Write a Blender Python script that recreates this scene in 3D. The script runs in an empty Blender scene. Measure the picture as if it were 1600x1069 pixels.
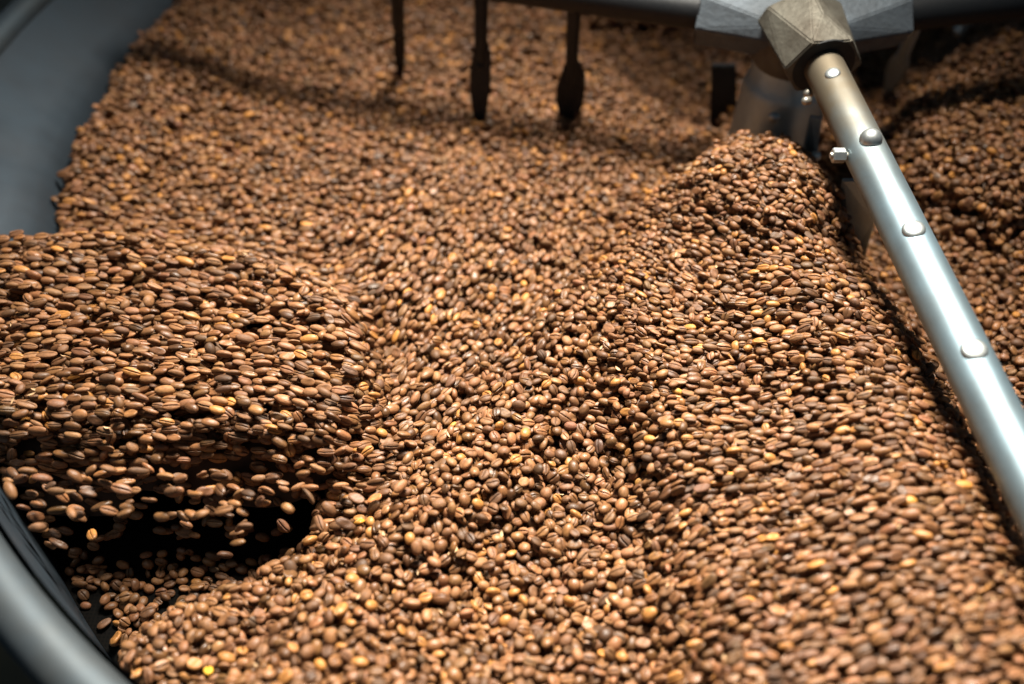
import bpy, bmesh, math, random
import numpy as np
from mathutils import Vector, Matrix, Euler

rng = np.random.default_rng(7)
random.seed(7)
C = bpy.context.scene.collection
sc = bpy.context.scene

# ------------------------------------------------------------------ camera
F = 1474.8          # focal length in pixels of the 1600 px wide photograph
TH = 0.8146         # angle below the horizon
RO = 0.0127
CH = 0.4531         # height above the bean level (z = 0)
cam_d = bpy.data.cameras.new('camera')
cam = bpy.data.objects.new('camera', cam_d); C.objects.link(cam)
sc.camera = cam
cam_d.sensor_width = 36.0
cam_d.lens = 36.0 * F / 1600.0
cam_d.clip_start = 0.01; cam_d.clip_end = 50
fwd = Vector((0, math.cos(TH), -math.sin(TH)))
up0 = Vector((0, math.sin(TH), math.cos(TH)))
rt0 = Vector((1, 0, 0))
rt = rt0 * math.cos(RO) + up0 * math.sin(RO)
up = up0 * math.cos(RO) - rt0 * math.sin(RO)
M = Matrix((rt, up, -fwd)).transposed().to_4x4()
M.translation = (0, 0, CH)
cam.matrix_world = M
cam_d.dof.use_dof = True
cam_d.dof.focus_distance = 0.55
cam_d.dof.aperture_fstop = 2.8
cam_d.dof.aperture_blades = 9


def at(px, py, z=0.0):
    """the point at height z that lies along the sight line through a pixel of the photograph"""
    x = (px - 800) / F; y = (534.5 - py) / F
    d = rt * x + up * y + fwd
    return Vector((0, 0, CH)) + d * ((z - CH) / d.z)


RT = np.array(rt); UP = np.array(up); FW = np.array(fwd)


def project(P):
    """numpy: world points -> photograph pixels and depth"""
    Q = np.asarray(P, float) - np.array([0, 0, CH])
    d = Q @ FW
    return 800 + F * (Q @ RT) / d, 534.5 - F * (Q @ UP) / d, d


# ------------------------------------------------------------------ world, lamps, exposure
w = bpy.data.worlds.new('World'); sc.world = w; w.use_nodes = True
bg = w.node_tree.nodes['Background']
bg.inputs[0].default_value = (0.36, 0.54, 0.70, 1)
bg.inputs[1].default_value = 0.12


def lamp(name, loc, aim, size, power, col, sy=None, spread=180):
    l = bpy.data.lights.new(name, 'AREA')
    l.shape = 'RECTANGLE'; l.size = size; l.size_y = sy or size
    l.energy = power; l.color = col; l.spread = math.radians(spread)
    o = bpy.data.objects.new(name, l); C.objects.link(o)
    o.location = loc
    o.rotation_euler = (Vector(aim) - Vector(loc)).to_track_quat('-Z', 'Y').to_euler()
    return o


lamp('ceiling_lamp', (0.13, 0.80, 1.02), (0.08, 0.28, 0), 0.30, 14.0, (1.0, 0.92, 0.80), 0.32, 72)
sc.view_settings.view_transform = 'Standard'
sc.view_settings.look = 'None'
sc.view_settings.exposure = 0.0
sc.cycles.max_bounces = 6


# ------------------------------------------------------------------ helpers
def tag(o, label=None, cat=None, group=None, kind=None):
    if label: o['label'] = label
    if cat: o['category'] = cat
    if group: o['group'] = group
    if kind: o['kind'] = kind
    return o


def obj(name, me, mat=None, parent=None):
    if isinstance(me, bmesh.types.BMesh):
        m = bpy.data.meshes.new(name); me.to_mesh(m); me.free(); me = m
    if mat and not me.materials: me.materials.append(mat)
    o = bpy.data.objects.new(name, me); C.objects.link(o)
    if parent:
        o.parent = parent
        o.matrix_parent_inverse = parent.matrix_world.inverted() if False else Matrix()
    return o


def smooth(o, ang=40):
    for p in o.data.polygons: p.use_smooth = True
    try:
        with_mod = o.data
        bm = bmesh.new(); bm.from_mesh(with_mod)
        for e in bm.edges:
            if len(e.link_faces) == 2 and e.calc_face_angle(0) > math.radians(ang): e.smooth = False
        bm.to_mesh(with_mod); bm.free()
    except Exception: pass
    return o


def frame(d):
    d = Vector(d).normalized()
    a = Vector((0, 0, 1)) if abs(d.z) < .95 else Vector((1, 0, 0))
    s = d.cross(a).normalized(); u = s.cross(d).normalized()
    return d, s, u


def lathe(p0, d, prof, n=32, caps=True):
    """rings (distance along d, radius)"""
    bm = bmesh.new(); d, s, u = frame(d); p0 = Vector(p0)
    rings = []
    for t, r in prof:
        rings.append([bm.verts.new(p0 + d * t + (s * math.cos(k * 2 * math.pi / n) + u * math.sin(k * 2 * math.pi / n)) * r) for k in range(n)])
    for a, b in zip(rings, rings[1:]):
        for k in range(n): bm.faces.new((a[k], a[(k + 1) % n], b[(k + 1) % n], b[k]))
    if caps:
        bm.faces.new(list(reversed(rings[0]))); bm.faces.new(rings[-1])
    bmesh.ops.recalc_face_normals(bm, faces=bm.faces)
    return bm


def slab(pts, thick, bevel=0.0008):
    """a plate with the outline pts (world), thickened along its normal"""
    bm = bmesh.new()
    pts = [Vector(p) for p in pts]
    n = (pts[1] - pts[0]).cross(pts[2] - pts[0]).normalized()
    a = [bm.verts.new(p + n * thick / 2) for p in pts]; b = [bm.verts.new(p - n * thick / 2) for p in pts]
    bm.faces.new(a); bm.faces.new(list(reversed(b)))
    for i in range(len(pts)):
        j = (i + 1) % len(pts)
        bm.faces.new((a[i], b[i], b[j], a[j]))
    bmesh.ops.recalc_face_normals(bm, faces=bm.faces)
    if bevel: bmesh.ops.bevel(bm, geom=list(bm.edges), offset=bevel, segments=2, affect='EDGES')
    return bm


def hull(pts, bevel=0.0):
    bm = bmesh.new()
    vs = [bm.verts.new(p) for p in pts]
    r = bmesh.ops.convex_hull(bm, input=vs)
    bmesh.ops.delete(bm, geom=[v for v in bm.verts if not v.link_faces], context='VERTS')
    bmesh.ops.dissolve_limit(bm, angle_limit=0.22, verts=bm.verts, edges=bm.edges)
    bmesh.ops.recalc_face_normals(bm, faces=bm.faces)
    if bevel: bmesh.ops.bevel(bm, geom=list(bm.edges), offset=bevel, segments=2, affect='EDGES')
    return bm


def new_mat(name):
    m = bpy.data.materials.new(name); m.use_nodes = True
    nt = m.node_tree; b = nt.nodes['Principled BSDF']
    return m, nt, b


def steel(name, base, stain, rough=0.35, metal=0.9, stain_amt=0.4, scale=40, bump=0.15, brushed=None):
    m, nt, b = new_mat(name)
    N = nt.nodes.new; L = nt.links.new
    tc = N('ShaderNodeTexCoord')
    n1 = N('ShaderNodeTexNoise'); n1.inputs['Scale'].default_value = scale; n1.inputs['Detail'].default_value = 7; n1.inputs['Roughness'].default_value = .65
    L(tc.outputs['Object'], n1.inputs['Vector'])
    r = N('ShaderNodeValToRGB'); r.color_ramp.elements[0].position = .45 - .2 * stain_amt; r.color_ramp.elements[1].position = .75
    r.color_ramp.elements[0].color = (0, 0, 0, 1); r.color_ramp.elements[1].color = (1, 1, 1, 1)
    L(n1.outputs['Fac'], r.inputs[0])
    mx = N('ShaderNodeMix'); mx.data_type = 'RGBA'
    mx.inputs[6].default_value = (*base, 1); mx.inputs[7].default_value = (*stain, 1)
    mu = N('ShaderNodeMath'); mu.operation = 'MULTIPLY'; mu.inputs[1].default_value = stain_amt
    L(r.outputs[0], mu.inputs[0]); L(mu.outputs[0], mx.inputs[0]); L(mx.outputs[2], b.inputs['Base Color'])
    b.inputs['Metallic'].default_value = metal
    n2 = N('ShaderNodeTexNoise'); n2.inputs['Scale'].default_value = scale * 6; n2.inputs['Detail'].default_value = 5
    mp = N('ShaderNodeMapping')
    if brushed: mp.inputs['Scale'].default_value = brushed
    L(tc.outputs['Object'], mp.inputs[0]); L(mp.outputs[0], n2.inputs['Vector'])
    mr = N('ShaderNodeMapRange'); mr.inputs[3].default_value = rough - .08; mr.inputs[4].default_value = rough + .12
    L(n2.outputs['Fac'], mr.inputs[0]); L(mr.outputs[0], b.inputs['Roughness'])
    bp = N('ShaderNodeBump'); bp.inputs['Strength'].default_value = bump; bp.inputs['Distance'].default_value = .0006
    L(n2.outputs['Fac'], bp.inputs['Height']); L(bp.outputs[0], b.inputs['Normal'])
    return m


M_pipe = steel('galvanised_tube', (.25, .35, .41), (.15, .14, .12), .50, .85, .6, 22, .12, (1, .08, 1))
def coffee_film(m, y0, y1):
    nt = m.node_tree; N = nt.nodes.new; L = nt.links.new; b = nt.nodes['Principled BSDF']
    tc = N('ShaderNodeTexCoord'); sp = N('ShaderNodeSeparateXYZ'); L(tc.outputs['Object'], sp.inputs[0])
    n = N('ShaderNodeTexNoise'); n.inputs['Scale'].default_value = 38; n.inputs['Detail'].default_value = 6; L(tc.outputs['Object'], n.inputs['Vector'])
    ad = N('ShaderNodeMath'); ad.operation = 'MULTIPLY_ADD'; ad.inputs[1].default_value = .11; L(n.outputs['Fac'], ad.inputs[0]); L(sp.outputs[1], ad.inputs[2])
    mr = N('ShaderNodeMapRange'); mr.inputs[1].default_value = y0 + .055; mr.inputs[2].default_value = y1 + .055; L(ad.outputs[0], mr.inputs[0])
    old = b.inputs['Base Color'].links[0].from_socket
    mx = N('ShaderNodeMix'); mx.data_type = 'RGBA'; mx.inputs[7].default_value = (.17, .145, .105, 1)
    L(mr.outputs[0], mx.inputs[0]); L(old, mx.inputs[6]); L(mx.outputs[2], b.inputs['Base Color'])
    ro = b.inputs['Roughness'].links[0].from_socket
    ma = N('ShaderNodeMath'); ma.operation = 'MULTIPLY_ADD'; ma.inputs[1].default_value = .16; L(mr.outputs[0], ma.inputs[0]); L(ro, ma.inputs[2]); L(ma.outputs[0], b.inputs['Roughness'])
    # fine scratches round the tube
    w_ = N('ShaderNodeTexNoise'); w_.inputs['Scale'].default_value = 160; w_.inputs['Detail'].default_value = 3
    mp = N('ShaderNodeMapping'); mp.inputs['Scale'].default_value = (.15, 3, .15); L(tc.outputs['Object'], mp.inputs[0]); L(mp.outputs[0], w_.inputs['Vector'])


coffee_film(M_pipe, .445, .525)
M_worn = steel('worn_tube', (.42, .41, .37), (.16, .12, .08), .42, .75, .7, 45, .25)
M_hub = steel('cast_hub', (.15, .145, .12), (.045, .033, .022), .60, .6, .85, 45, 1.0)
M_hubside = steel('cast_arm_socket', (.11, .135, .16), (.04, .04, .04), .64, .5, .6, 50, .9)
M_dark = steel('dark_steel', (.010, .012, .015), (.02, .02, .02), .55, .4, .4, 60, .2)
M_blade = steel('paddle_steel', (.34, .44, .50), (.16, .16, .16), .45, .7, .4, 60, .2)
M_bolt = steel('zinc_bolt', (.48, .53, .54), (.25, .22, .18), .42, .9, .5, 120, .05)
M_tray = steel('tray_steel', (.042, .064, .086), (.042, .037, .036), .50, .55, .55, 9, .12, (1, 1, .2))
M_rim = steel('tray_rim_steel', (.075, .10, .12), (.09, .075, .055), .58, .7, .5, 16, .1)
M_col = steel('column_steel', (.42, .50, .52), (.16, .17, .17), .42, .7, .4, 30, .1)

# ------------------------------------------------------------------ the tray
TC = Vector((0.1920, 0.6500, 0))
RIM_R, RIM_Z = 0.599, 0.065
CON_R, CON_Z = 0.547, 0.022
FLOOR_Z = -0.062
FLOOR_R = 0.520


def wall_r(z, az=None):
    if az is not None:                       # near the camera the wall stands steeper
        k = min(1, max(0, (math.degrees(az) % 360 - 193) / 16)) * min(1, max(0, (345 - math.degrees(az) % 360) / 16))
        k = k * k * (3 - 2 * k)
        return wall_r(z) * (1 - k) + (RIM_R - .004 - .05 * (RIM_Z - z)) * k
    if z < CON_Z: return FLOOR_R + (CON_R - FLOOR_R) * (z - FLOOR_Z) / (CON_Z - FLOOR_Z)
    return CON_R + (RIM_R - CON_R) * (z - CON_Z) / (RIM_Z - CON_Z)


tray = bpy.data.objects.new('cooling_tray', None); C.objects.link(tray)
tag(tray, 'round blue grey steel cooling tray with flared wall and rolled rim, full of coffee beans', 'tray')
bm = bmesh.new(); rings = []
for z in np.linspace(FLOOR_Z - .004, RIM_Z, 14):
    rings.append([bm.verts.new(TC + Vector((math.cos(a), math.sin(a), 0)) * wall_r(max(z, FLOOR_Z), a) + Vector((0, 0, z))) for a in np.linspace(0, 2 * math.pi, 241)[:-1]])
for A, B in zip(rings, rings[1:]):
    for k in range(240): bm.faces.new((A[k], A[(k + 1) % 240], B[(k + 1) % 240], B[k]))
bmesh.ops.recalc_face_normals(bm, faces=bm.faces)
wall = smooth(obj('wall', bm, M_tray, tray))
# rolled rim and outer skirt
bm = bmesh.new(); n = 220; m = 20; RR = .0125
rings = []
for k in range(n):
    a = 2 * math.pi * k / n; c = Vector((math.cos(a), math.sin(a), 0))
    rings.append([bm.verts.new(TC + c * (RIM_R + .011 + RR * math.cos(b * 2 * math.pi / m)) + Vector((0, 0, RIM_Z - .002 + RR * math.sin(b * 2 * math.pi / m)))) for b in range(m)])
for k in range(n):
    A, B = rings[k], rings[(k + 1) % n]
    for b in range(m): bm.faces.new((A[b], A[(b + 1) % m], B[(b + 1) % m], B[b]))
bmesh.ops.recalc_face_normals(bm, faces=bm.faces)
smooth(obj('rolled_rim', bm, M_rim, tray))
smooth(obj('outer_skirt', lathe(TC, (0, 0, 1), [(-.16, .6175), (RIM_Z - .012, .6175)], 180, False), M_tray, tray))

# perforated floor, coloured near black to stand in for shade in the trench
m_, nt, b = new_mat('perforated_floor')
N = nt.nodes.new; L = nt.links.new
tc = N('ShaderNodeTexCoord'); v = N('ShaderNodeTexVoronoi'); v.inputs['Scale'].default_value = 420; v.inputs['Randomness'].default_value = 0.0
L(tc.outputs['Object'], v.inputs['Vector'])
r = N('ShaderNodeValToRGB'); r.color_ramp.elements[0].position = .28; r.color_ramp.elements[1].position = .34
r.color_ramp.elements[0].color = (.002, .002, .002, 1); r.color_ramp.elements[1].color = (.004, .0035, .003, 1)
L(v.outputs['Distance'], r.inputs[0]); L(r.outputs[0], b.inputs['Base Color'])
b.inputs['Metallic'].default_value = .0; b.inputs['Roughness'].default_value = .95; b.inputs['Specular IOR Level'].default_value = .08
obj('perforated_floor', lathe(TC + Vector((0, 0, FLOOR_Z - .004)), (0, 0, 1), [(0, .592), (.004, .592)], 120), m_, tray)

# workshop floor far below
m_, nt, b = new_mat('workshop_floor')
N = nt.nodes.new; L = nt.links.new
tc = N('ShaderNodeTexCoord'); n1 = N('ShaderNodeTexNoise'); n1.inputs['Scale'].default_value = 6; n1.inputs['Detail'].default_value = 8
L(tc.outputs['Object'], n1.inputs['Vector'])
r = N('ShaderNodeValToRGB'); r.color_ramp.elements[0].position = .35; r.color_ramp.elements[1].position = .7
r.color_ramp.elements[0].color = (.05, .034, .015, 1); r.color_ramp.elements[1].color = (.16, .11, .05, 1)
L(n1.outputs['Fac'], r.inputs[0]); L(r.outputs[0], b.inputs['Base Color']); b.inputs['Roughness'].default_value = .6
bm = bmesh.new(); bmesh.ops.create_grid(bm, x_segments=2, y_segments=2, size=4)
fl = obj('floor', bm, m_); fl.location = (0, 0, -.75); tag(fl, kind='structure')

# ------------------------------------------------------------------ the stirrer
AZ = 0.122
HUB = at(1264, -12, AZ + .025); HUB.z = 0    # height of the arms' axes
stir = bpy.data.objects.new('stirrer', None); C.objects.link(stir)
tag(stir, 'steel stirrer with cast hub, galvanised tube arms and paddles reaching over the coffee beans', 'stirrer')

col_o = smooth(obj('column', lathe(HUB + Vector((0, 0, FLOOR_Z)), (0, 0, 1), [(0, .038), (.02, .038), (.135, .0315), (.141, .0300), (.144, .028), (.165, .028)], 48), M_col, stir))


def dome(p, nrm, r, h, parent, mat=None, base=True):
    prof = [(-.003, r * .98), (0, r)] + [(h * math.sin(a), max(r * math.cos(a), 1e-4)) for a in np.linspace(.12, math.pi / 2, 8)]
    return smooth(obj('bolt', lathe(p, nrm, prof, 24), mat or M_bolt, parent), 60)


ps = at(1187, 130, 0.022)
dv = (Vector((ps.x, ps.y, 0)) - Vector((HUB.x, HUB.y, 0))); dn = Vector((-.42, -1, .1)).normalized()
pc = Vector((HUB.x, HUB.y, 0.066)) + Vector((dn.x, dn.y, 0)).normalized() * .0318
dome(pc, dn, .0042, .004, col_o)

# central casting: a thick boss with a bore
boss = lathe(HUB + Vector((0, 0, AZ - .026)), (0, 0, 1), [(-.004, .027), (.004, .031), (.034, .031), (.040, .026), (.0445, .0175), (.046, .0165), (.0465, .0125), (.022, .011)], 40)
boss_o = smooth(obj('hub', boss, M_hub, stir), 35)


def socket(direction, length, r1, name='arm_socket', mat=M_hub, half=.0295):
    """six sided socket whose upper flat narrows to a ridge towards the hub"""
    d, s, u = frame(direction)
    o = HUB + Vector((0, 0, AZ))
    end = o + d * length
    R = half
    H = [(R * math.cos(math.radians(a)), R * .86 * math.sin(math.radians(a))) for a in (0, 60, 120, 180, 240, 300)]
    pts = [end + s * x + u * y for x, y in H]
    mid = o + d * (length - .024)
    st = o + d * .012
    pts += [mid + u * (R * .86 + .001), st + u * (R * .86 + .002), st + s * R * 1.15, st - s * R * 1.15, st + s * R * .98 + u * R * .42, st - s * R * .98 + u * R * .42, mid + s * R * .98 + u * R * .30, mid - s * R * .98 + u * R * .30,
            st + s * R * .6 - u * R * .8, st - s * R * .6 - u * R * .8]
    bm = hull(pts, .0009)
    so = obj(name, bm, mat, stir)
    # dark mouth of the socket: a dark ring put on later for the shade inside
    return so, end, d, s, u


d1 = (at(1531, 600, .096) - at(1334, 200, .121)); d1.normalize()
def rotz(v, deg):
    v = Vector((v.x, v.y, 0)).normalized(); a = math.radians(deg); return Vector((v.x * math.cos(a) - v.y * math.sin(a), v.x * math.sin(a) + v.y * math.cos(a), 0))
# the front arm's axis passes through these two points
A0 = at(1334, 200, .121); A1 = at(1531, 600, .096)
print('axis', A0, A1, 'hub offset', (HUB - A0).cross(d1).z)
arms = []
HZ = HUB + Vector((0, 0, AZ))
L_SOCK = ((HZ - at(1294, 116, AZ)).length, (HZ - at(1096, 12, AZ)).length, .075)
d2 = rotz(Vector((1, 0, 0)), 165); d3 = rotz(Vector((1, 0, 0)), 14)
for i, (dd, lab) in enumerate(((d1, 'galvanised'), (d2, 'dark'), (d3, 'dark'))):
    o = HUB + Vector((0, 0, AZ))
    if i == 0:
        t = (HUB + Vector((0, 0, AZ)) - A0).dot(dd); base = A0 + dd * t
        o = base
    save = HUB.copy()
    if i == 0: HUB_s = Vector((base.x, base.y, base.z - AZ))
    else: HUB_s = HUB
    h0 = HUB; HUB = HUB_s
    so, end, d, s, u = socket(dd, .0 + L_SOCK[i], .0135, mat=M_hub if i == 0 else M_hubside, half=.0265 if i == 0 else .0250)
    HUB = h0
    # mouth: dark ring proud of the end, coloured as the opening's inner shade
    rec = lathe(end - d * .001, d, [(0, .0205), (.0014, .0205), (.0014, .0130), (-.004, .0126)], 32, False)
    obj('socket_mouth_shade', rec, M_dark, so)
    r = .0127
    tube = smooth(obj('tube_arm', lathe(end - d * .012, d, [(0, r), (.46, r), (.461, r - .001), (.461, r - .0025), (.40, r - .0025)], 48, False), M_pipe if i == 0 else M_dark, stir))
    arms.append((o, d, s, u, end, tube))
hub_front = arms[0]
o, d, s, u, end, tube = hub_front

# the inner end of the front tube carries an uneven brown coffee film


def on_tube(px, py, r=.0127):
    """point of the front tube's surface under a pixel: nearest approach with radius r"""
    P = Vector((0, 0, CH)); D = (at(px, py, AZ) - P).normalized()
    a = D - d * D.dot(d); b = (P - o) - d * (P - o).dot(d)
    A = a.dot(a); B = 2 * a.dot(b); Cc = b.dot(b) - r * r
    disc = B * B - 4 * A * Cc
    if disc < 0: disc = 0
    t = (-B - math.sqrt(disc)) / (2 * A)
    p = P + D * t
    axis = o + d * (p - o).dot(d)
    return p, (p - axis).normalized()


# dome headed bolts on the front tube
for px, py, rr, hh in ((1301, 114, .0048, .0020), (1361, 216, .0066, .0062), (1428, 357, .0062, .0024), (1523, 545, .0064, .0020)):
    p, nn = on_tube(px, py)
    dome(p - nn * .0006, nn, rr, hh, tube)
# a short screw with a hexagon nut standing out of the tube's left side
p = at(1336, 243, AZ - .004)
q = at(1297, 243, AZ - .004)
dd = (q - p).normalized()
scr = smooth(obj('screw', lathe(p, dd, [(0, .0022)] + [(t, .0023 if k % 2 else .0020) for k, t in enumerate(np.linspace(.001, (q - p).length - .002, 18))] + [((q - p).length, .0018)], 16), M_worn, tube), 60)
nutb = lathe(p + dd * ((q - p).length - .009), dd, [(0, .0040), (.0006, .0046), (.0072, .0046), (.0078, .0040)], 6)
obj('nut', nutb, M_bolt, scr)
# short pair of bolt ends by the mouth of the socket
for px, py in ((1262, 146), (1259, 158)):
    p_ = at(px, py, AZ - .006); dome(p_, Vector((-1, -.6, .3)).normalized(), .0028, .0028, tube, M_worn)


def tine(top, base, blade_top, w_blade, n_, mat, parent, rod=.0045, bolt_at=None, w_tip=.35, wb=1.0):
    """rod that hangs from an arm and ends in a pointed paddle blade"""
    top, base = Vector(top), Vector(base)
    dv = (base - top); Ln = dv.length; dv.normalize()
    rd = smooth(obj('rod', lathe(top, dv, [(0, rod), (Ln * blade_top + .02, rod), (Ln * blade_top + .024, rod * .8)], 16), mat, parent))
    sdir = Vector(n_).cross(dv).normalized()
    bt = top + dv * Ln * blade_top; Lb = Ln * (1 - blade_top)
    pts = [bt - sdir * w_blade * .18, bt - sdir * w_blade * .5 * wb + dv * Lb * .34, bt - sdir * w_blade * .5 + dv * Lb * .55, bt + dv * Lb - sdir * w_blade * w_tip * .5,
           bt + dv * Lb + sdir * w_blade * w_tip * .5, bt + sdir * w_blade * .5 + dv * Lb * .5, bt + sdir * w_blade * .5 * wb + dv * Lb * .2, bt + sdir * w_blade * .2]
    bl = obj('paddle_blade', slab(pts, .003), mat, rd)
    if bolt_at:
        nn = Vector(n_).normalized()
        dome(bt + dv * Lb * bolt_at + nn * .0015, nn, .0036, .003, bl, mat)
    return rd


view = Vector((0, -.8, .55))
# left arm's tines: dark against the beans
oL, dL, sL, uL, endL, tubeL = arms[1]
print('left arm dir', dL, 'right arm dir', arms[2][1])
for (px, py, dist, wb, ln) in ((889, 205, .195, .023, .0), (749, 208, .31, .017, 0), (626, 130, .40, .010, 0)):
    base = at(px, py, -.004)
    top = HUB + dL * ((base - HUB).dot(dL)) + Vector((0, 0, AZ))
    if px < 700: top = top - dL * .022
    base = base - Vector((0, 0, .004))
    tine(top, base, .42 if px > 850 else .30, wb, view, M_dark, tubeL, .0052, bolt_at=.3)
# right arm: steel blades
oR, dR, sR, uR, endR, tubeR = arms[2]
base = at(1383, 150, -.004); top = at(1440, 18, AZ)
tine(top, base, .38, .017, (-.6, -.7, .3), M_blade, tubeR, .005)
base = at(1502, 62, .030); top = at(1540, -30, AZ)
t_ = tine(top, base, .05, .009, (-.6, -.7, .3), M_blade, tubeR, .0035)
pb = at(1499, 48, .045); dome(pb, Vector((-.4, -.8, .5)).normalized(), .0055, .0055, t_)
# blades that hang under the front tube
b1 = obj('paddle_blade', slab([at(1266, 180, .090), at(1284, 184, .090), at(1276, 246, .056), at(1270, 282, .030), at(1252, 270, .030), at(1254, 236, .056)], .003), M_blade, tube)
dome(at(1275, 244, .060), Vector((-.3, -.8, .5)).normalized(), .0035, .003, b1)
b2 = obj('paddle_blade', slab([at(1316, 280, .090), at(1355, 280, .090), at(1366, 345, .050), at(1352, 400, .010), at(1328, 395, .010), at(1312, 320, .060)], .003), M_blade, tube)
for px, py in ((1700, 960), (1830, 1230)):
    q_ = at(px, py, AZ); t_ = o + d * (q_ - o).dot(d)
    tine(t_, t_ + Vector((.012, 0, -.115)), .4, .03, (-.6, -.7, .1), M_blade, tube, .0045)
# dark plate beside the column
obj('dark_plate', slab([at(1112, 100, .045), at(1150, 100, .045), at(1152, 215, -.03), at(1108, 215, -.03)], .004), M_dark, stir)

# ------------------------------------------------------------------ the roaster added out of view to shade the tray's far right side
occluder = bpy.data.objects.new('drum_occluder', None); C.objects.link(occluder)
tag(occluder, 'dark drum roaster added unseen behind the tray, shading its far right side', 'occluder')
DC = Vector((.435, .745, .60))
drum = smooth(obj('drum', lathe(DC + Vector((0, .02, 0)), (0, 1, 0), [(0, .33), (1.2, .33), (1.2, .02)], 72), M_dark, occluder))
smooth(obj('front_plate', lathe(DC, (0, 1, 0), [(0, .30), (0, .335), (.006, .34), (.024, .34)], 72), M_rim, occluder))
door_ = smooth(obj('discharge_door', lathe(DC + Vector((0, -.012, -.16)), (0, 1, 0), [(0, .07), (.004, .078), (.014, .078)], 40), M_tray, occluder))
smooth(obj('door_handle', lathe(DC + Vector((0, -.014, -.16)), (0, -1, 0), [(0, .008), (.04, .008), (.044, .014), (.07, .014), (.074, .01)], 20), M_dark, door_))
smooth(obj('sight_glass', lathe(DC + Vector((-.02, -.010, .12)), (0, 1, 0), [(0, .03), (.002, .045), (.012, .045)], 36), M_dark, occluder))
stand = bmesh.new(); bmesh.ops.create_cube(stand, size=1)
for v in stand.verts: v.co = Vector((DC.x + v.co.x * .56, 1.62 + v.co.y * .5, -.235 + v.co.z * 1.03))
bmesh.ops.bevel(stand, geom=list(stand.edges), offset=.01, segments=2, affect='EDGES')
obj('stand', stand, M_tray, occluder)

# ------------------------------------------------------------------ bean level: a height field
G = .001
X0, X1, Y0, Y1 = -.60, .72, .06, 1.16
NX = int((X1 - X0) / G); NY = int((Y1 - Y0) / G)
xs = X0 + (np.arange(NX) + .5) * G; ys = Y0 + (np.arange(NY) + .5) * G
GX, GY = np.meshgrid(xs, ys)                       # [iy, ix]
PX, PY, PD = project(np.stack([GX, GY, np.zeros_like(GX)], -1))


def poly_mask(pts, z=0.0):
    """grid cells that lie under an outline when they are z high"""
    global PX, PY
    keep = PX, PY
    if z: PX, PY, _ = project(np.stack([GX, GY, np.full_like(GX, z)], -1))
    inside = np.zeros(PX.shape, bool)
    n = len(pts)
    for i in range(n):
        x1, y1 = pts[i]; x2, y2 = pts[(i + 1) % n]
        c = (y1 > PY) != (y2 > PY)
        with np.errstate(divide='ignore', invalid='ignore'):
            xi = (x2 - x1) * (PY - y1) / (y2 - y1 + 1e-12) + x1
        inside ^= c & (PX < xi)
    PX, PY = keep
    return inside.astype(np.float32)


def blur(a, mm):
    k = max(1, int(mm / 2))
    for _ in range(3):
        for ax in (0, 1):
            p = [(0, 0), (0, 0)]; p[ax] = (k + 1, k)
            c = np.cumsum(np.pad(a, p, mode='edge'), axis=ax, dtype=np.float64)
            if ax == 0: a = (c[2 * k + 1:] - c[:-(2 * k + 1)]) / (2 * k + 1)
            else: a = (c[:, 2 * k + 1:] - c[:, :-(2 * k + 1)]) / (2 * k + 1)
    return a


S = np.zeros(PX.shape)
left = poly_mask([(-400, 350), (420, 400), (560, 480), (600, 600), (560, 700), (500, 745), (400, 735), (300, 768), (210, 750), (110, 778), (-20, 760), (-400, 765)], .028)
S += .031 * blur(left, 17)
right = poly_mask([(1000, 290), (1110, 238), (1215, 222), (1260, 250), (1400, 500), (1470, 600), (1560, 770), (1640, 940), (1700, 1500), (1130, 1500), (1050, 1000), (960, 640), (930, 430)], .04)
S += .046 * blur(right, 28)
high = poly_mask([(1120, 240), (1205, 220), (1258, 252), (1345, 400), (1400, 500), (1465, 600), (1556, 780), (1640, 950), (1700, 1500), (1430, 1500), (1390, 900), (1300, 650), (1180, 420)], .07)
S += .030 * blur(high, 42)
brow = poly_mask([(1060, 275), (1125, 240), (1210, 220), (1258, 252), (1310, 350), (1230, 400), (1090, 350)], .055)
S += .016 * blur(brow, 15)
tr = poly_mask([(-400, 760), (200, 765), (400, 755), (510, 770), (450, 850), (300, 915), (185, 972), (100, 1025), (-400, 1090)])
S -= .080 * blur(tr, 19)
val = poly_mask([(560, 480), (640, 520), (620, 700), (560, 790), (500, 800), (580, 650)])
S -= .014 * blur(val, 10)
ridge = poly_mask([(860, 470), (930, 500), (900, 640), (820, 780), (640, 900), (560, 880), (700, 720), (820, 600)])
S += .020 * blur(ridge, 14)
val2 = poly_mask([(930, 600), (980, 640), (1060, 900), (1090, 1200), (1010, 1200), (980, 900), (920, 700)])
S -= .016 * blur(val2, 15)
gap = poly_mask([(1262, 222), (1330, 290), (1410, 430), (1490, 580), (1560, 690), (1700, 940), (1800, 900), (1560, 560), (1420, 300), (1330, 190)], .02)
S -= .030 * blur(gap, 7)
rear = poly_mask([(905, 10), (1130, 10), (1140, 200), (1060, 190), (980, 130), (920, 60)])
S -= .040 * blur(rear, 14)
rear2 = poly_mask([(1350, -50), (1500, -50), (1480, 60), (1390, 140), (1370, 200), (1330, 140)])
S -= .036 * blur(rear2, 12)
pile = poly_mask([(1400, 175), (1470, 105), (1600, 25), (1800, -60), (1800, 260), (1560, 330), (1440, 270)], .04)
S += .045 * blur(pile, 16)
wallpile = poly_mask([(-100, 345), (60, 330), (300, -30), (450, -30), (300, 200), (150, 345)])
S += .016 * blur(wallpile, 22)
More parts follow.
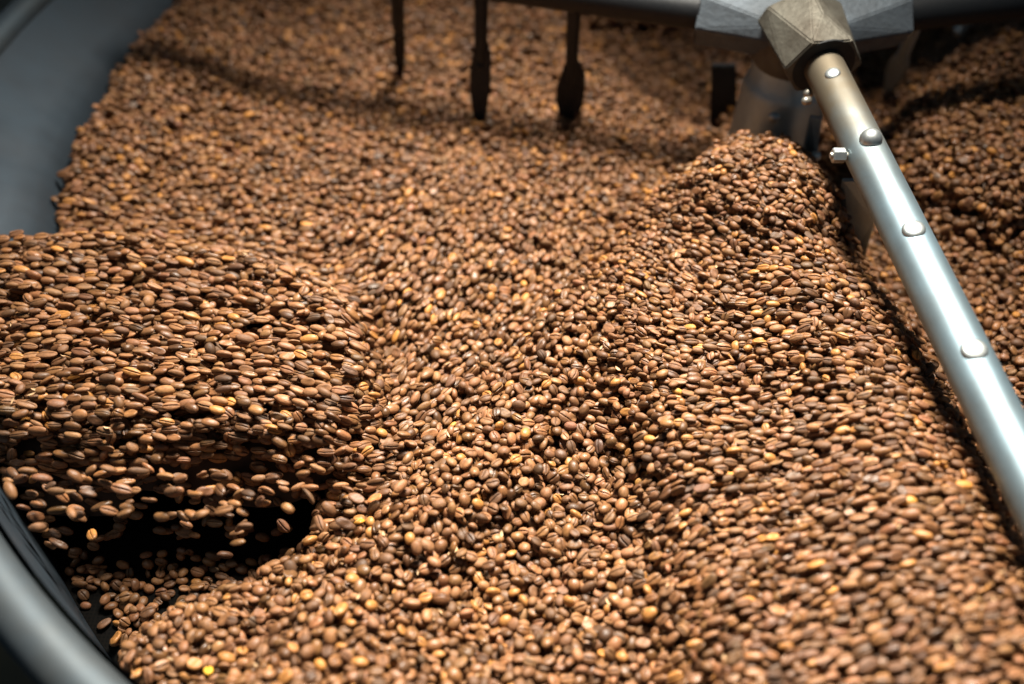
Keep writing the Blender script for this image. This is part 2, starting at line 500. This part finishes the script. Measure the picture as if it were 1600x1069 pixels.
# low uneven waves
for _ in range(26):
    kx, ky = rng.normal(size=2) * 42; ph = rng.random() * 6.28
    S += .0007 * np.sin(kx * GX + ky * GY + ph)
trench = blur(tr, 6)
leftb = blur(left, 10); rightb = blur(right, 10)
RC = np.hypot(GX - TC.x, GY - TC.y)
AZM = np.degrees(np.arctan2(GY - TC.y, GX - TC.x)) % 360
nearwall = ((AZM > 236) & (AZM < 300)) * np.clip((RC - .47) / .10, 0, 1)
S += .034 * blur(nearwall, 14) * (1 - blur(tr, 10))
S = np.maximum(S, FLOOR_Z + .004)
S_top = S.copy()
H = S - .013
H = np.maximum(H, FLOOR_Z)
slopeY, slopeX = np.gradient(S, G)


def gi(x, y):
    return int(min(max((y - Y0) / G, 0), NY - 1)), int(min(max((x - X0) / G, 0), NX - 1))


Kb = None
# bed under the loose top layers, coloured dark for the shade in the gaps
step = 6
bx = xs[::step]; by = ys[::step]
Hb = (H - .0015)[::step, ::step]; Rb = RC[::step, ::step]
verts = []; idx = -np.ones(Hb.shape, int)
for j in range(Hb.shape[0]):
    for i in range(Hb.shape[1]):
        if Rb[j, i] < wall_r(Hb[j, i], math.atan2(by[j] - TC.y, bx[i] - TC.x)) - .003 and trench[j * step, i * step] < .6:
            idx[j, i] = len(verts); verts.append((bx[i], by[j], Hb[j, i]))
faces = [(idx[j, i], idx[j, i + 1], idx[j + 1, i + 1], idx[j + 1, i]) for j in range(Hb.shape[0] - 1) for i in range(Hb.shape[1] - 1)
         if min(idx[j, i], idx[j, i + 1], idx[j + 1, i + 1], idx[j + 1, i]) >= 0]
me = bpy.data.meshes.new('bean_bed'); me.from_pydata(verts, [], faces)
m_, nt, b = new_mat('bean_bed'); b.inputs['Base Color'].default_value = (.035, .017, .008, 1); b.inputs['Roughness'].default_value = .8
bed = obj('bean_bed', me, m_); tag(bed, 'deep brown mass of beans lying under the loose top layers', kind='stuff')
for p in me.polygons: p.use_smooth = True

# ------------------------------------------------------------------ flow of the beans (image angles in degrees, rising to the right; strength)
ANC = [(60, 380, -2, 1), (300, 420, -4, 1), (450, 440, -10, .9), (100, 600, 2, 1), (300, 600, -3, 1), (480, 600, -12, 1), (540, 520, -15, .9), (300, 740, -3, 1), (500, 720, -12, .9), (60, 760, -3, 1),
       (100, 830, -8, .6), (350, 830, -15, .6),
       (590, 660, 20, .7), (640, 600, 38, .8), (620, 500, 45, .7), (700, 540, 50, .7), (720, 430, 58, .6), (560, 400, 50, .5), (800, 480, 42, .6), (780, 380, 60, .45), (880, 340, 60, .3), (860, 440, 70, .3),
       (940, 430, -45, .4), (1000, 380, -30, .5), (1000, 500, -22, .8), (1100, 420, -22, .8), (1100, 330, -28, .6), (1250, 350, -22, .6), (1200, 520, -8, .8), (1350, 560, -12, .7), (1180, 260, -20, .4),
       (1000, 620, -25, .6), (1100, 640, 2, .9), (1300, 680, -3, .9), (1480, 700, -8, .8), (1100, 800, 12, .9), (1300, 800, 8, 1), (1500, 850, 5, 1), (1100, 950, 14, .8), (1300, 1000, 18, 1), (1550, 1000, 22, 1),
       (880, 560, 0, .0), (760, 700, 0, .0), (700, 850, 0, .0), (850, 800, 0, .0), (950, 950, 0, .1), (500, 980, 0, .0), (250, 980, 0, .0), (800, 1040, 0, 0), (930, 750, -40, .2),
       (200, 200, -15, .25), (400, 150, -20, .3), (600, 200, -10, .3), (400, 330, -10, .3), (800, 200, 60, .2), (1000, 200, 0, .1), (1500, 200, 0, 0), (1550, 450, 0, 0), (1050, 100, 5, .7)]
AN = np.array(ANC, float)


def flow(px, py):
    w_ = 1 / (((AN[:, 0] - px) ** 2 + (AN[:, 1] - py) ** 2) + 900) ** 1.5
    w_ /= w_.sum()
    a = np.radians(AN[:, 2]) * 2
    return .5 * math.atan2((w_ * AN[:, 3] * np.sin(a)).sum(), (w_ * AN[:, 3] * np.cos(a)).sum()), (w_ * AN[:, 3]).sum()


def world_yaw(px, py, ang):
    p = at(px, py); q = at(px + 6 * math.cos(ang), py - 6 * math.sin(ang))
    return math.atan2(q.y - p.y, q.x - p.x)


# ------------------------------------------------------------------ lay the beans down one by one
beans = []    # x, y, z, R(3x3), a, b, c, variant, tint
NV = 8
EY = np.eye(3)


def rnd_tint():
    t = rng.random()
    if t < .007: base = np.array((.43, .185, .040))
    elif t < .05: base = np.array((.36, .160, .045))
    else:
        k = rng.beta(2.2, 2.1)
        base = np.array((.050, .023, .010)) * (1 - k) + np.array((.300, .136, .054)) * k
        base = base * (1 + .05 * rng.normal(size=3) * np.array((.4, .6, 1.2)))
    return np.clip(base, .005, 1)


def orient(px, py, x, y):
    ang, st = flow(px, py)
    st = min(1, st)
    if rng.random() < st * .95:
        yaw = world_yaw(px, py, ang) + rng.normal() * .16
        dev = 1
    else:
        yaw = rng.random() * 6.283; dev = 0
    if rng.random() < .5: yaw += math.pi
    pitch = rng.normal() * (.20 if dev else .38)
    u_ = rng.random()
    if u_ < .44: roll = rng.normal() * .35
    elif u_ < .86: roll = math.pi + rng.normal() * .45
    else: roll = math.pi / 2 * (1 if rng.random() < .5 else -1) + rng.normal() * .3
    iy, ix = gi(x, y)
    n = Vector((-slopeX[iy, ix], -slopeY[iy, ix], 1)); n.normalize()
    q = Vector((0, 0, 1)).rotation_difference(n)
    q = q.slerp(q.__class__(), .3)
    R = q.to_matrix() @ Matrix.Rotation(yaw, 3, 'Z') @ Matrix.Rotation(pitch, 3, 'Y') @ Matrix.Rotation(roll, 3, 'X')
    return np.array(R), st * dev


def size(st):
    k = 1 + .11 * rng.normal()
    k = min(max(k, .70), 1.25)
    a = .00345 * k * (1 + .06 * rng.normal()); b_ = .00275 * k * (1 + .07 * rng.normal()); c = .00228 * k * (1 + .08 * rng.normal())
    a *= 1 + .38 * st; b_ *= 1 - .10 * st; c *= 1 - .10 * st
    return a, b_, c


def sites(sp):
    """jittered hexagonal sites inside the part of the tray near the view"""
    out = []
    nr = int((Y1 - Y0) / (sp * .866))
    for j in range(nr):
        y = Y0 + (j + .5) * sp * .866
        xx = np.arange(X0, X1, sp) + (sp / 2 if j % 2 else 0)
        for x in xx: out.append((x + rng.normal() * sp * .22, y + rng.normal() * sp * .22))
    P = np.array(out)
    qx, qy, _ = project(np.c_[P, np.zeros(len(P))])
    ok = (qx > -170) & (qx < 1760) & (qy > -110) & (qy < 1190)
    ok &= np.hypot(P[:, 0] - TC.x, P[:, 1] - TC.y) < RIM_R
    ok &= np.hypot(P[:, 0] - HUB.x, P[:, 1] - HUB.y) > .040
    P = P[ok]; rng.shuffle(P)
    return P


CAND = np.array([(0, 0), (.0025, .0010), (-.002, .0022), (-.001, -.0028), (.003, -.002), (-.0035, -.0005), (.0005, .0036)])


def rest(x, y, R, a, b_, c):
    """height at which the bean comes to rest at (x, y) and its window on the grid"""
    Q = R @ np.diag((1 / a ** 2, 1 / b_ ** 2, 1 / c ** 2)) @ R.T
    k = 5 if a < .0052 else 7
    iy, ix = int((y - Y0) / G), int((x - X0) / G)
    if iy < k or ix < k or iy >= NY - k or ix >= NX - k: return None
    sl = (slice(iy - k, iy + k + 1), slice(ix - k, ix + k + 1))
    dx = xs[sl[1]][None, :] - x; dy = ys[sl[0]][:, None] - y
    A_ = Q[2, 2]; B_ = 2 * (Q[0, 2] * dx + Q[1, 2] * dy); C_ = Q[0, 0] * dx * dx + 2 * Q[0, 1] * dx * dy + Q[1, 1] * dy * dy - 1
    D = B_ * B_ - 4 * A_ * C_
    m = D > 0
    if not m.any(): return None
    sq = np.sqrt(np.where(m, D, 0))
    lo = (-B_ - sq) / (2 * A_); hi = (-B_ + sq) / (2 * A_)
    z = np.max(np.where(m, H[sl] - lo, -9))
    return z, sl, m, hi


for layer in range(4):
    P = sites(.0052)
    for x, y in P:
        iy, ix = gi(x, y)
        if trench[iy, ix] > .55 and rng.random() < .80: continue
        px, py, _ = project(np.array((x, y, S_top[iy, ix])))
        R, st = orient(px, py, x, y)
        a, b_, c = size(st)
        if rightb[iy, ix] > .05:
            q_ = 1 - .16 * rightb[iy, ix]; a *= q_; b_ *= q_; c *= q_
        if layer == 3 and rightb[iy, ix] < .4: continue
        best = None
        loose = leftb[iy, ix] > .5
        cs = CAND[:2] if loose else CAND
        for cx, cy in cs:
            X_, Y_ = x + cx, y + cy
            r_ = rest(X_, Y_, R, a * .93, b_ * .93, c * .90)
            if r_ is None: continue
            if best is None or r_[0] < best[0][0]: best = (r_, X_, Y_)
        if best is None: continue
        (z, sl, m, hi), X_, Y_ = best
        rc = math.hypot(X_ - TC.x, Y_ - TC.y)
        if rc > wall_r(z, math.atan2(Y_ - TC.y, X_ - TC.x)) - .0040: continue
        if z > S_top[iy, ix] + .016: continue
        if layer == 2 and loose and rng.random() < .22: continue
        H[sl] = np.where(m, np.maximum(H[sl], z + hi), H[sl])
        beans.append([X_, Y_, z, R, a, b_, c, int(rng.integers(NV)), rnd_tint(), 0])
print('resting beans', len(beans))

# beans thrown off the front edge of the left heap, in mid air over the dark trench
thrown = []
tries = 0
while len(thrown) < 135 and tries < 9000:
    tries += 1
    px = rng.uniform(-60, 640)
    edge = 780 if px < 380 else 780 - (px - 380) * .25
    dy_ = rng.exponential(30) - 45 + 14 * math.sin(px * .021) + 9 * math.sin(px * .063 + 2)
    py = edge + dy_
    if py > edge + 95: continue
    z = .026 - .00035 * max(dy_, 0) + rng.normal() * .008
    if px > 480: z = .014 + rng.random() * .014
    p = at(px, py, z)
    if any((p - t).length < .0088 for t in thrown): continue
    if math.hypot(p.x - TC.x, p.y - TC.y) > wall_r(z, math.atan2(p.y - TC.y, p.x - TC.x)) - .008: continue
    iy, ix = gi(p.x, p.y)
    if H[iy, ix] > p.z - .005: continue
    thrown.append(p)
    ang, st = flow(px, py)
    yaw = world_yaw(px, py, ang) + rng.normal() * .35
    R = np.array(Matrix.Rotation(yaw, 3, 'Z') @ Matrix.Rotation(rng.normal() * .4, 3, 'Y') @ Matrix.Rotation(rng.random() * 6.28, 3, 'X'))
    a, b_, c = size(.8)
    beans.append([p.x, p.y, p.z, R, a, b_, c, int(rng.integers(NV)), rnd_tint(), 1])
print('thrown', len(thrown))

# a bright yellow bean near the bottom edge, and a few other pale ones that stand out
P3 = np.array([[b_[0], b_[1], b_[2]] for b_ in beans])
bpx, bpy_, bd = project(P3)
topness = np.array([b_[2] + b_[6] * .5 for b_ in beans]) - np.array([H[gi(b_[0], b_[1])] for b_ in beans])
for (px, py, colr) in ((322, 1046, (.80, .48, .04)), (708, 598, (.66, .34, .05)), (490, 604, (.60, .27, .04)), (566, 813, (.70, .38, .04)), (1098, 540, (.62, .36, .06)), (1062, 606, (.66, .40, .06)), (590, 776, (.50, .24, .06)),
                       (704, 668, (.66, .40, .05)), (792, 722, (.5, .26, .06)), (310, 376, (.62, .38, .08)), (992, 746, (.55, .33, .06)), (1420, 788, (.6, .33, .05)), (1176, 757, (.62, .38, .05)), (455, 1020, (.5, .26, .06)), (860, 790, (.52, .27, .05)), (1400, 118, (.6, .3, .04))):
    dd2 = (bpx - px) ** 2 + (bpy_ - py) ** 2 + np.where(topness > -.0015, 0, 4000)
    beans[int(np.argmin(dd2))][8] = np.array(colr) * (np.array((.86, .80, 1.0)) if px == 322 else np.array((.80, .66, .9)))

# ------------------------------------------------------------------ bean shapes
def bean_mesh(v):
    r_ = random.Random(100 + v)
    open_ = r_.uniform(.05, .10); bend = r_.uniform(-.10, .10); depth = r_.uniform(.30, .5)
    flat = r_.uniform(.42, .60); egg = r_.uniform(-.08, .12); sk = r_.uniform(-.06, .06)
    if v == 7: depth, flat, open_ = .16, .85, .06          # a rounder peaberry
    nu = 11
    phis = [0, 5, 10, 17, 28, 45, 68, 90, 120, 150, 180, 210, 240, 270, 292, 315, 332, 343, 350, 355]   # 0 = straight up (the crease)
    vs = [(-1, 0, 0)]; cr = [0.0]
    for i in range(1, nu):
        t = -math.cos(math.pi * i / nu)
        rr = math.sqrt(max(0, 1 - t * t)) ** .92
        for ph in phis:
            p_ = math.radians(ph)
            y = math.sin(p_) * rr * (1 + egg * t); z = math.cos(p_) * rr * (1 + egg * t)
            if z > 0:
                z *= flat + (1 - flat) * .25 * abs(y)
                yy = y - bend * math.sin(t * 2.6) - sk
                g_ = math.exp(-(yy / open_) ** 2)
                lip = .10 * math.exp(-((abs(yy) - .24) / .13) ** 2)
                z += (lip - depth * g_) * rr ** .5 * (1 - .2 * t * t)
                cr.append(g_ * rr)
            else: cr.append(0.0)
            q_ = (1 - t * t)
            z += q_ * (.05 * math.sin(3 * t + v) + .025 * math.sin(7 * t + 3 * p_ + v)); y += q_ * (.05 * math.sin(2 * t + 2 * v) + .02 * math.sin(6 * t - 4 * p_))
            if v == 6: z = max(z, -.30 + .12 * math.sin(4 * t + 2 * y))     # half a bean, split
            vs.append((t, y, z))
    vs.append((1, 0, 0)); cr.append(0.0)
    n = len(phis); fs = []
    for k in range(n): fs.append((0, 1 + (k + 1) % n, 1 + k))
    for i in range(nu - 2):
        for k in range(n):
            a_ = 1 + i * n + k; b_ = 1 + i * n + (k + 1) % n
            fs.append((a_, b_, b_ + n, a_ + n))
    e = len(vs) - 1; o_ = 1 + (nu - 2) * n
    for k in range(n): fs.append((e, o_ + k, o_ + (k + 1) % n))
    me = bpy.data.meshes.new('coffee_bean'); me.from_pydata(vs, [], fs)
    at_ = me.attributes.new('crease', 'FLOAT', 'POINT'); at_.data.foreach_set('value', cr)
    for p in me.polygons: p.use_smooth = True
    bm = bmesh.new(); bm.from_mesh(me); bmesh.ops.recalc_face_normals(bm, faces=bm.faces); bm.to_mesh(me); bm.free()
    return me


def bean_material():
    m, nt, b = new_mat('roasted_bean')
    N = nt.nodes.new; L = nt.links.new
    at1 = N('ShaderNodeAttribute'); at1.attribute_type = 'INSTANCER'; at1.attribute_name = 'bean_tint'
    cr = N('ShaderNodeAttribute'); cr.attribute_name = 'crease'
    tc = N('ShaderNodeTexCoord')
    n1 = N('ShaderNodeTexNoise'); n1.inputs['Scale'].default_value = 2.2; n1.inputs['Detail'].default_value = 6; n1.inputs['Roughness'].default_value = .6
    L(tc.outputs['Object'], n1.inputs['Vector'])
    mr = N('ShaderNodeMapRange'); mr.inputs[1].default_value = .3; mr.inputs[2].default_value = .7; mr.inputs[3].default_value = .62; mr.inputs[4].default_value = 1.30
    L(n1.outputs['Fac'], mr.inputs[0])
    sc_ = N('ShaderNodeVectorMath'); sc_.operation = 'SCALE'
    L(at1.outputs['Vector'], sc_.inputs[0]); L(mr.outputs[0], sc_.inputs['Scale'])
    # the crease: base colour darkened along the groove
    mx = N('ShaderNodeMix'); mx.data_type = 'RGBA'; mx.inputs[7].default_value = (.045, .022, .010, 1)
    mu = N('ShaderNodeMath'); mu.operation = 'MULTIPLY'; mu.inputs[1].default_value = .75
    L(cr.outputs['Fac'], mu.inputs[0]); L(mu.outputs[0], mx.inputs[0]); L(sc_.outputs[0], mx.inputs[6])
    L(mx.outputs[2], b.inputs['Base Color'])
    sep = N('ShaderNodeSeparateXYZ'); L(at1.outputs['Vector'], sep.inputs[0])
    wn = N('ShaderNodeMath'); wn.operation = 'MULTIPLY'; wn.inputs[1].default_value = 917.0; L(sep.outputs[2], wn.inputs[0])
    fr = N('ShaderNodeMath'); fr.operation = 'FRACT'; L(wn.outputs[0], fr.inputs[0])
    rr_ = N('ShaderNodeMapRange'); rr_.inputs[3].default_value = .34; rr_.inputs[4].default_value = .66; L(fr.outputs[0], rr_.inputs[0]); L(rr_.outputs[0], b.inputs['Roughness'])
    b.inputs['Specular IOR Level'].default_value = .42
    bp = N('ShaderNodeBump'); bp.inputs['Strength'].default_value = .45; bp.inputs['Distance'].default_value = .0004
    n2 = N('ShaderNodeTexNoise'); n2.inputs['Scale'].default_value = 5; n2.inputs['Detail'].default_value = 5
    mp = N('ShaderNodeMapping'); mp.inputs['Scale'].default_value = (.5, 1.6, 1.6)
    L(tc.outputs['Object'], mp.inputs[0]); L(mp.outputs[0], n2.inputs['Vector'])
    L(n2.outputs['Fac'], bp.inputs['Height']); L(bp.outputs[0], b.inputs['Normal'])
    return m


M_bean = bean_material()
meshes = [bean_mesh(v) for v in range(NV)]
for me in meshes: me.materials.append(M_bean)

# ------------------------------------------------------------------ which beans show largest: a coarse depth buffer
P3 = np.array([[b_[0], b_[1], b_[2]] for b_ in beans])
bpx, bpy_, bd = project(P3)
SCL = .625
W_, H_ = 1000, 668
zb = np.full((H_, W_), 9.0); ib = -np.ones((H_, W_), int)
for i, b_ in enumerate(beans):
    cx, cy = bpx[i] * SCL, bpy_[i] * SCL
    ax = b_[3] @ np.diag((b_[4], b_[5], b_[6]))
    ex = (ax.T @ RT) * F / bd[i] * SCL; ey = (ax.T @ UP) * F / bd[i] * SCL
    # screen covariance of the ellipsoid outline
    cxx = (ex * ex).sum(); cyy = (ey * ey).sum(); cxy = -(ex * ey).sum()
    hx = int(math.sqrt(cxx)) + 1; hy = int(math.sqrt(cyy)) + 1
    x0, x1, y0, y1 = int(cx) - hx, int(cx) + hx + 2, int(cy) - hy, int(cy) + hy + 2
    if x0 < 0 or y0 < 0 or x1 > W_ or y1 > H_: continue
    xx = np.arange(x0, x1)[None, :] + .5 - cx; yy = np.arange(y0, y1)[:, None] + .5 - cy
    det = cxx * cyy - cxy ** 2
    q = (cyy * xx * xx - 2 * cxy * xx * yy + cxx * yy * yy) / det
    dep = bd[i] - .003 * np.sqrt(np.clip(1 - q, 0, 1))
    win = zb[y0:y1, x0:x1]; wi = ib[y0:y1, x0:x1]
    m = (q < 1) & (dep < win)
    win[m] = dep[m] if dep.shape == m.shape else dep; wi[m] = i
cnt = np.bincount(ib[ib >= 0].ravel(), minlength=len(beans)).astype(float)
# under the rim, the tube or the hub nothing shows
def hidden(px, py):
    if py > 870 + (px * .93 if px > 0 else 0) - 6 and px < 225: return True
    if px > 1240:
        xl = 1262 + (py - 120) * .485
        if xl - 8 < px < xl + 100: return True
    return False


for i in range(len(beans)):
    if cnt[i] > 0 and hidden(bpx[i], bpy_[i]): cnt[i] = 0
order = list(np.argsort(-cnt))
NPICK = 300
special = [i for i in range(len(beans)) if (beans[i][9] == 1 and cnt[i] > 45) or (beans[i][8][0] > .45 and cnt[i] > 60)]
special = sorted(special, key=lambda i: -cnt[i])[:110]
pick = list(special); ps_ = set(pick)
for i in order:
    if len(pick) >= NPICK: break
    if i not in ps_: pick.append(i); ps_.add(i)

# ------------------------------------------------------------------ single beans, each with a label that says which one it is
def shade(t):
    l = t[0] * .3 + t[1] * .6 + t[2] * .1
    if t[0] > .66: return 'bright yellow'
    if t[0] > .46: return 'golden'
    if t[0] > .41: return 'light amber'
    if t[0] > .34: return 'tan'
    return ['near black', 'dark brown', 'deep brown', 'mid brown', 'warm brown', 'light brown'][int(min(5, l / .030))]


def side(R):
    up_ = R[:, 2]
    k = up_ @ (-FW)
    return 'crease up' if k > .6 else ('back up' if k < -.55 else 'on edge')


def pointing(R, fl):
    ax = R[:, 0]; vx, vy, vz = ax @ RT, ax @ UP, ax @ FW
    if abs(vz) > .82: return 'end on'
    a = math.degrees(math.atan2(vy, vx)) % 180
    if a < 20 or a > 160: return 'lying sideways'
    if a < 70: return 'leaning right'
    if a < 110: return 'upright'
    return 'leaning left'


def place(px, py, fl):
    if fl:
        return 'flying %s over dark trench' % ('low' if py > 815 else 'high'), 'beans thrown up over the dark trench'
    if px < 620 and py < 800 and py > 330: return ('rear' if py < 560 else 'front') + ' of left heap', 'beans on the left moving heap'
    if px > 1010 + (py - 700) * .1:
        row = 'bottom edge' if py > 1010 else ('near front' if py > 930 else 'front' if py > 850 else 'middle' if py > 600 else 'back')
        return '%s of right heap' % row, 'beans on the right moving heap'
    row = 'bottom edge' if py > 1030 else ('lower part' if py > 960 else 'middle' if py > 850 else 'top')
    return row + ' of front heap', 'beans lying on the front heap'


vary = {}
used = {}
rows = []
for i in pick:
    b_ = beans[i]
    pl, grp = place(bpx[i], bpy_[i], b_[9])
    head = '%s bean %s, %s, ' % (shade(b_[8]), side(b_[3]), pointing(b_[3], b_[9]))
    rows.append([i, head, pl, grp])
# fewer words of place than needed would leave twins: then say how many hand breadths across the photo
for rw in rows: used.setdefault(rw[1] + rw[2], []).append(rw)
POS = ['at the far left', 'left of centre', 'near the centre', 'right of centre', 'at the far right']
for key, lst in used.items():
    if len(lst) == 1:
        lst[0].append(key); continue
    lst.sort(key=lambda r_: bpx[r_[0]])
    names = {2: ['left of two', 'right of two'], 3: ['leftmost of three', 'middle of three', 'rightmost of three'],
             4: ['leftmost of four', 'second from left', 'second from right', 'rightmost of four']}
    for k, r_ in enumerate(lst):
        if len(lst) <= 4: r_.append(r_[1] + r_[2] + ', ' + names[len(lst)][k])
        else:
            nth = ['leftmost', 'second from left', 'third from left', 'fourth from left', 'fifth from left', 'sixth from left', 'seventh from left', 'eighth from left', 'ninth from left', 'tenth from left', 'eleventh from left', 'twelfth from left']
            r_.append(r_[1] + r_[2] + ', ' + (nth[k] if k < len(nth) and k < len(lst) - 1 else 'rightmost'))
for i, head, pl, grp, lab in rows:
    b_ = beans[i]
    o_ = bpy.data.objects.new('coffee_bean', meshes[b_[7]]); C.objects.link(o_)
    mat = Matrix(b_[3].tolist()).to_4x4() @ Matrix.Diagonal((b_[4], b_[5], b_[6], 1))
    mat.translation = b_[:3]
    o_.matrix_world = mat
    o_['bean_tint'] = [float(c_) for c_ in b_[8]]
    lab = lab.replace('  ', ' ')
    tag(o_, lab, 'coffee bean', grp)
    vary.setdefault(b_[7], o_)
print('labels', len(rows), 'unique', len({r_[4] for r_ in rows}), 'maxwords', max(len(r_[4].split()) for r_ in rows))

# ------------------------------------------------------------------ all the other beans as one object
rest_i = [i for i in range(len(beans)) if i not in ps_]
me = bpy.data.meshes.new('coffee_beans')
me.from_pydata([tuple(beans[i][:3]) for i in rest_i], [], [])
rot = np.array([Matrix(beans[i][3].tolist()).to_euler()[:] for i in rest_i], np.float32)
scl = np.array([[beans[i][4], beans[i][5], beans[i][6]] for i in rest_i], np.float32)
tin = np.array([beans[i][8] for i in rest_i], np.float32)
var = np.array([beans[i][7] for i in rest_i], np.int32)
for nm, ar in (('bean_rot', rot), ('bean_scale', scl), ('bean_tint', tin)):
    a_ = me.attributes.new(nm, 'FLOAT_VECTOR', 'POINT'); a_.data.foreach_set('vector', ar.ravel())
a_ = me.attributes.new('bean_kind', 'INT', 'POINT'); a_.data.foreach_set('value', var)
me.materials.append(M_bean)
heap = bpy.data.objects.new('coffee_beans', me); C.objects.link(heap)
tag(heap, 'thousands of roasted brown coffee beans heaped and swirling in the tray', kind='stuff')
ng = bpy.data.node_groups.new('lay_beans', 'GeometryNodeTree')
ng.interface.new_socket('Geometry', in_out='INPUT', socket_type='NodeSocketGeometry')
ng.interface.new_socket('Geometry', in_out='OUTPUT', socket_type='NodeSocketGeometry')
N = ng.nodes.new; L = ng.links.new
gin = N('NodeGroupInput'); gout = N('NodeGroupOutput')
gti = N('GeometryNodeGeometryToInstance')
for v in reversed(range(NV)):
    oi = N('GeometryNodeObjectInfo'); oi.transform_space = 'ORIGINAL'
    oi.inputs['Object'].default_value = vary[v]
    L(oi.outputs['Geometry'], gti.inputs[0])
iop = N('GeometryNodeInstanceOnPoints'); iop.inputs['Pick Instance'].default_value = True


def na(name, typ):
    n_ = N('GeometryNodeInputNamedAttribute'); n_.data_type = typ; n_.inputs[0].default_value = name
    return n_.outputs[0]


L(gin.outputs[0], iop.inputs['Points']); L(gti.outputs[0], iop.inputs['Instance'])
L(na('bean_kind', 'INT'), iop.inputs['Instance Index'])
L(na('bean_rot', 'FLOAT_VECTOR'), iop.inputs['Rotation'])
L(na('bean_scale', 'FLOAT_VECTOR'), iop.inputs['Scale'])
L(iop.outputs[0], gout.inputs[0])
md = heap.modifiers.new('lay_beans', 'NODES'); md.node_group = ng

# ------------------------------------------------------------------ papery chaff caught between the beans
bm = bmesh.new()
top_i = [i for i in range(len(beans)) if cnt[i] > 30]
for i in rng.choice(top_i, 170, replace=False):
    b_ = beans[int(i)]
    c = Vector((b_[0] + rng.normal() * .002, b_[1] + rng.normal() * .002, H[gi(b_[0], b_[1])] + .0004))
    R_ = Euler((rng.normal() * .6, rng.normal() * .6, rng.random() * 6.28)).to_matrix()
    L_, W2 = rng.uniform(.0012, .0026), rng.uniform(.0004, .0009)
    row = []
    for k in range(5):
        t = -1 + k / 2
        hw = W2 * (1 - .75 * t * t)
        row.append([bm.verts.new(c + R_ @ Vector((L_ * t, s_ * hw, .0005 * t * t + .0003 * abs(s_)))) for s_ in (-1, 0, 1)])
    for a_, b2_ in zip(row, row[1:]):
        for k in range(2): bm.faces.new((a_[k], a_[k + 1], b2_[k + 1], b2_[k]))
m_, nt, b = new_mat('chaff'); b.inputs['Base Color'].default_value = (.46, .30, .16, 1); b.inputs['Roughness'].default_value = .7
ch = obj('chaff', bm, m_); tag(ch, 'tiny pale papery flakes of chaff scattered over the beans', kind='stuff')
print('beans total', len(beans))
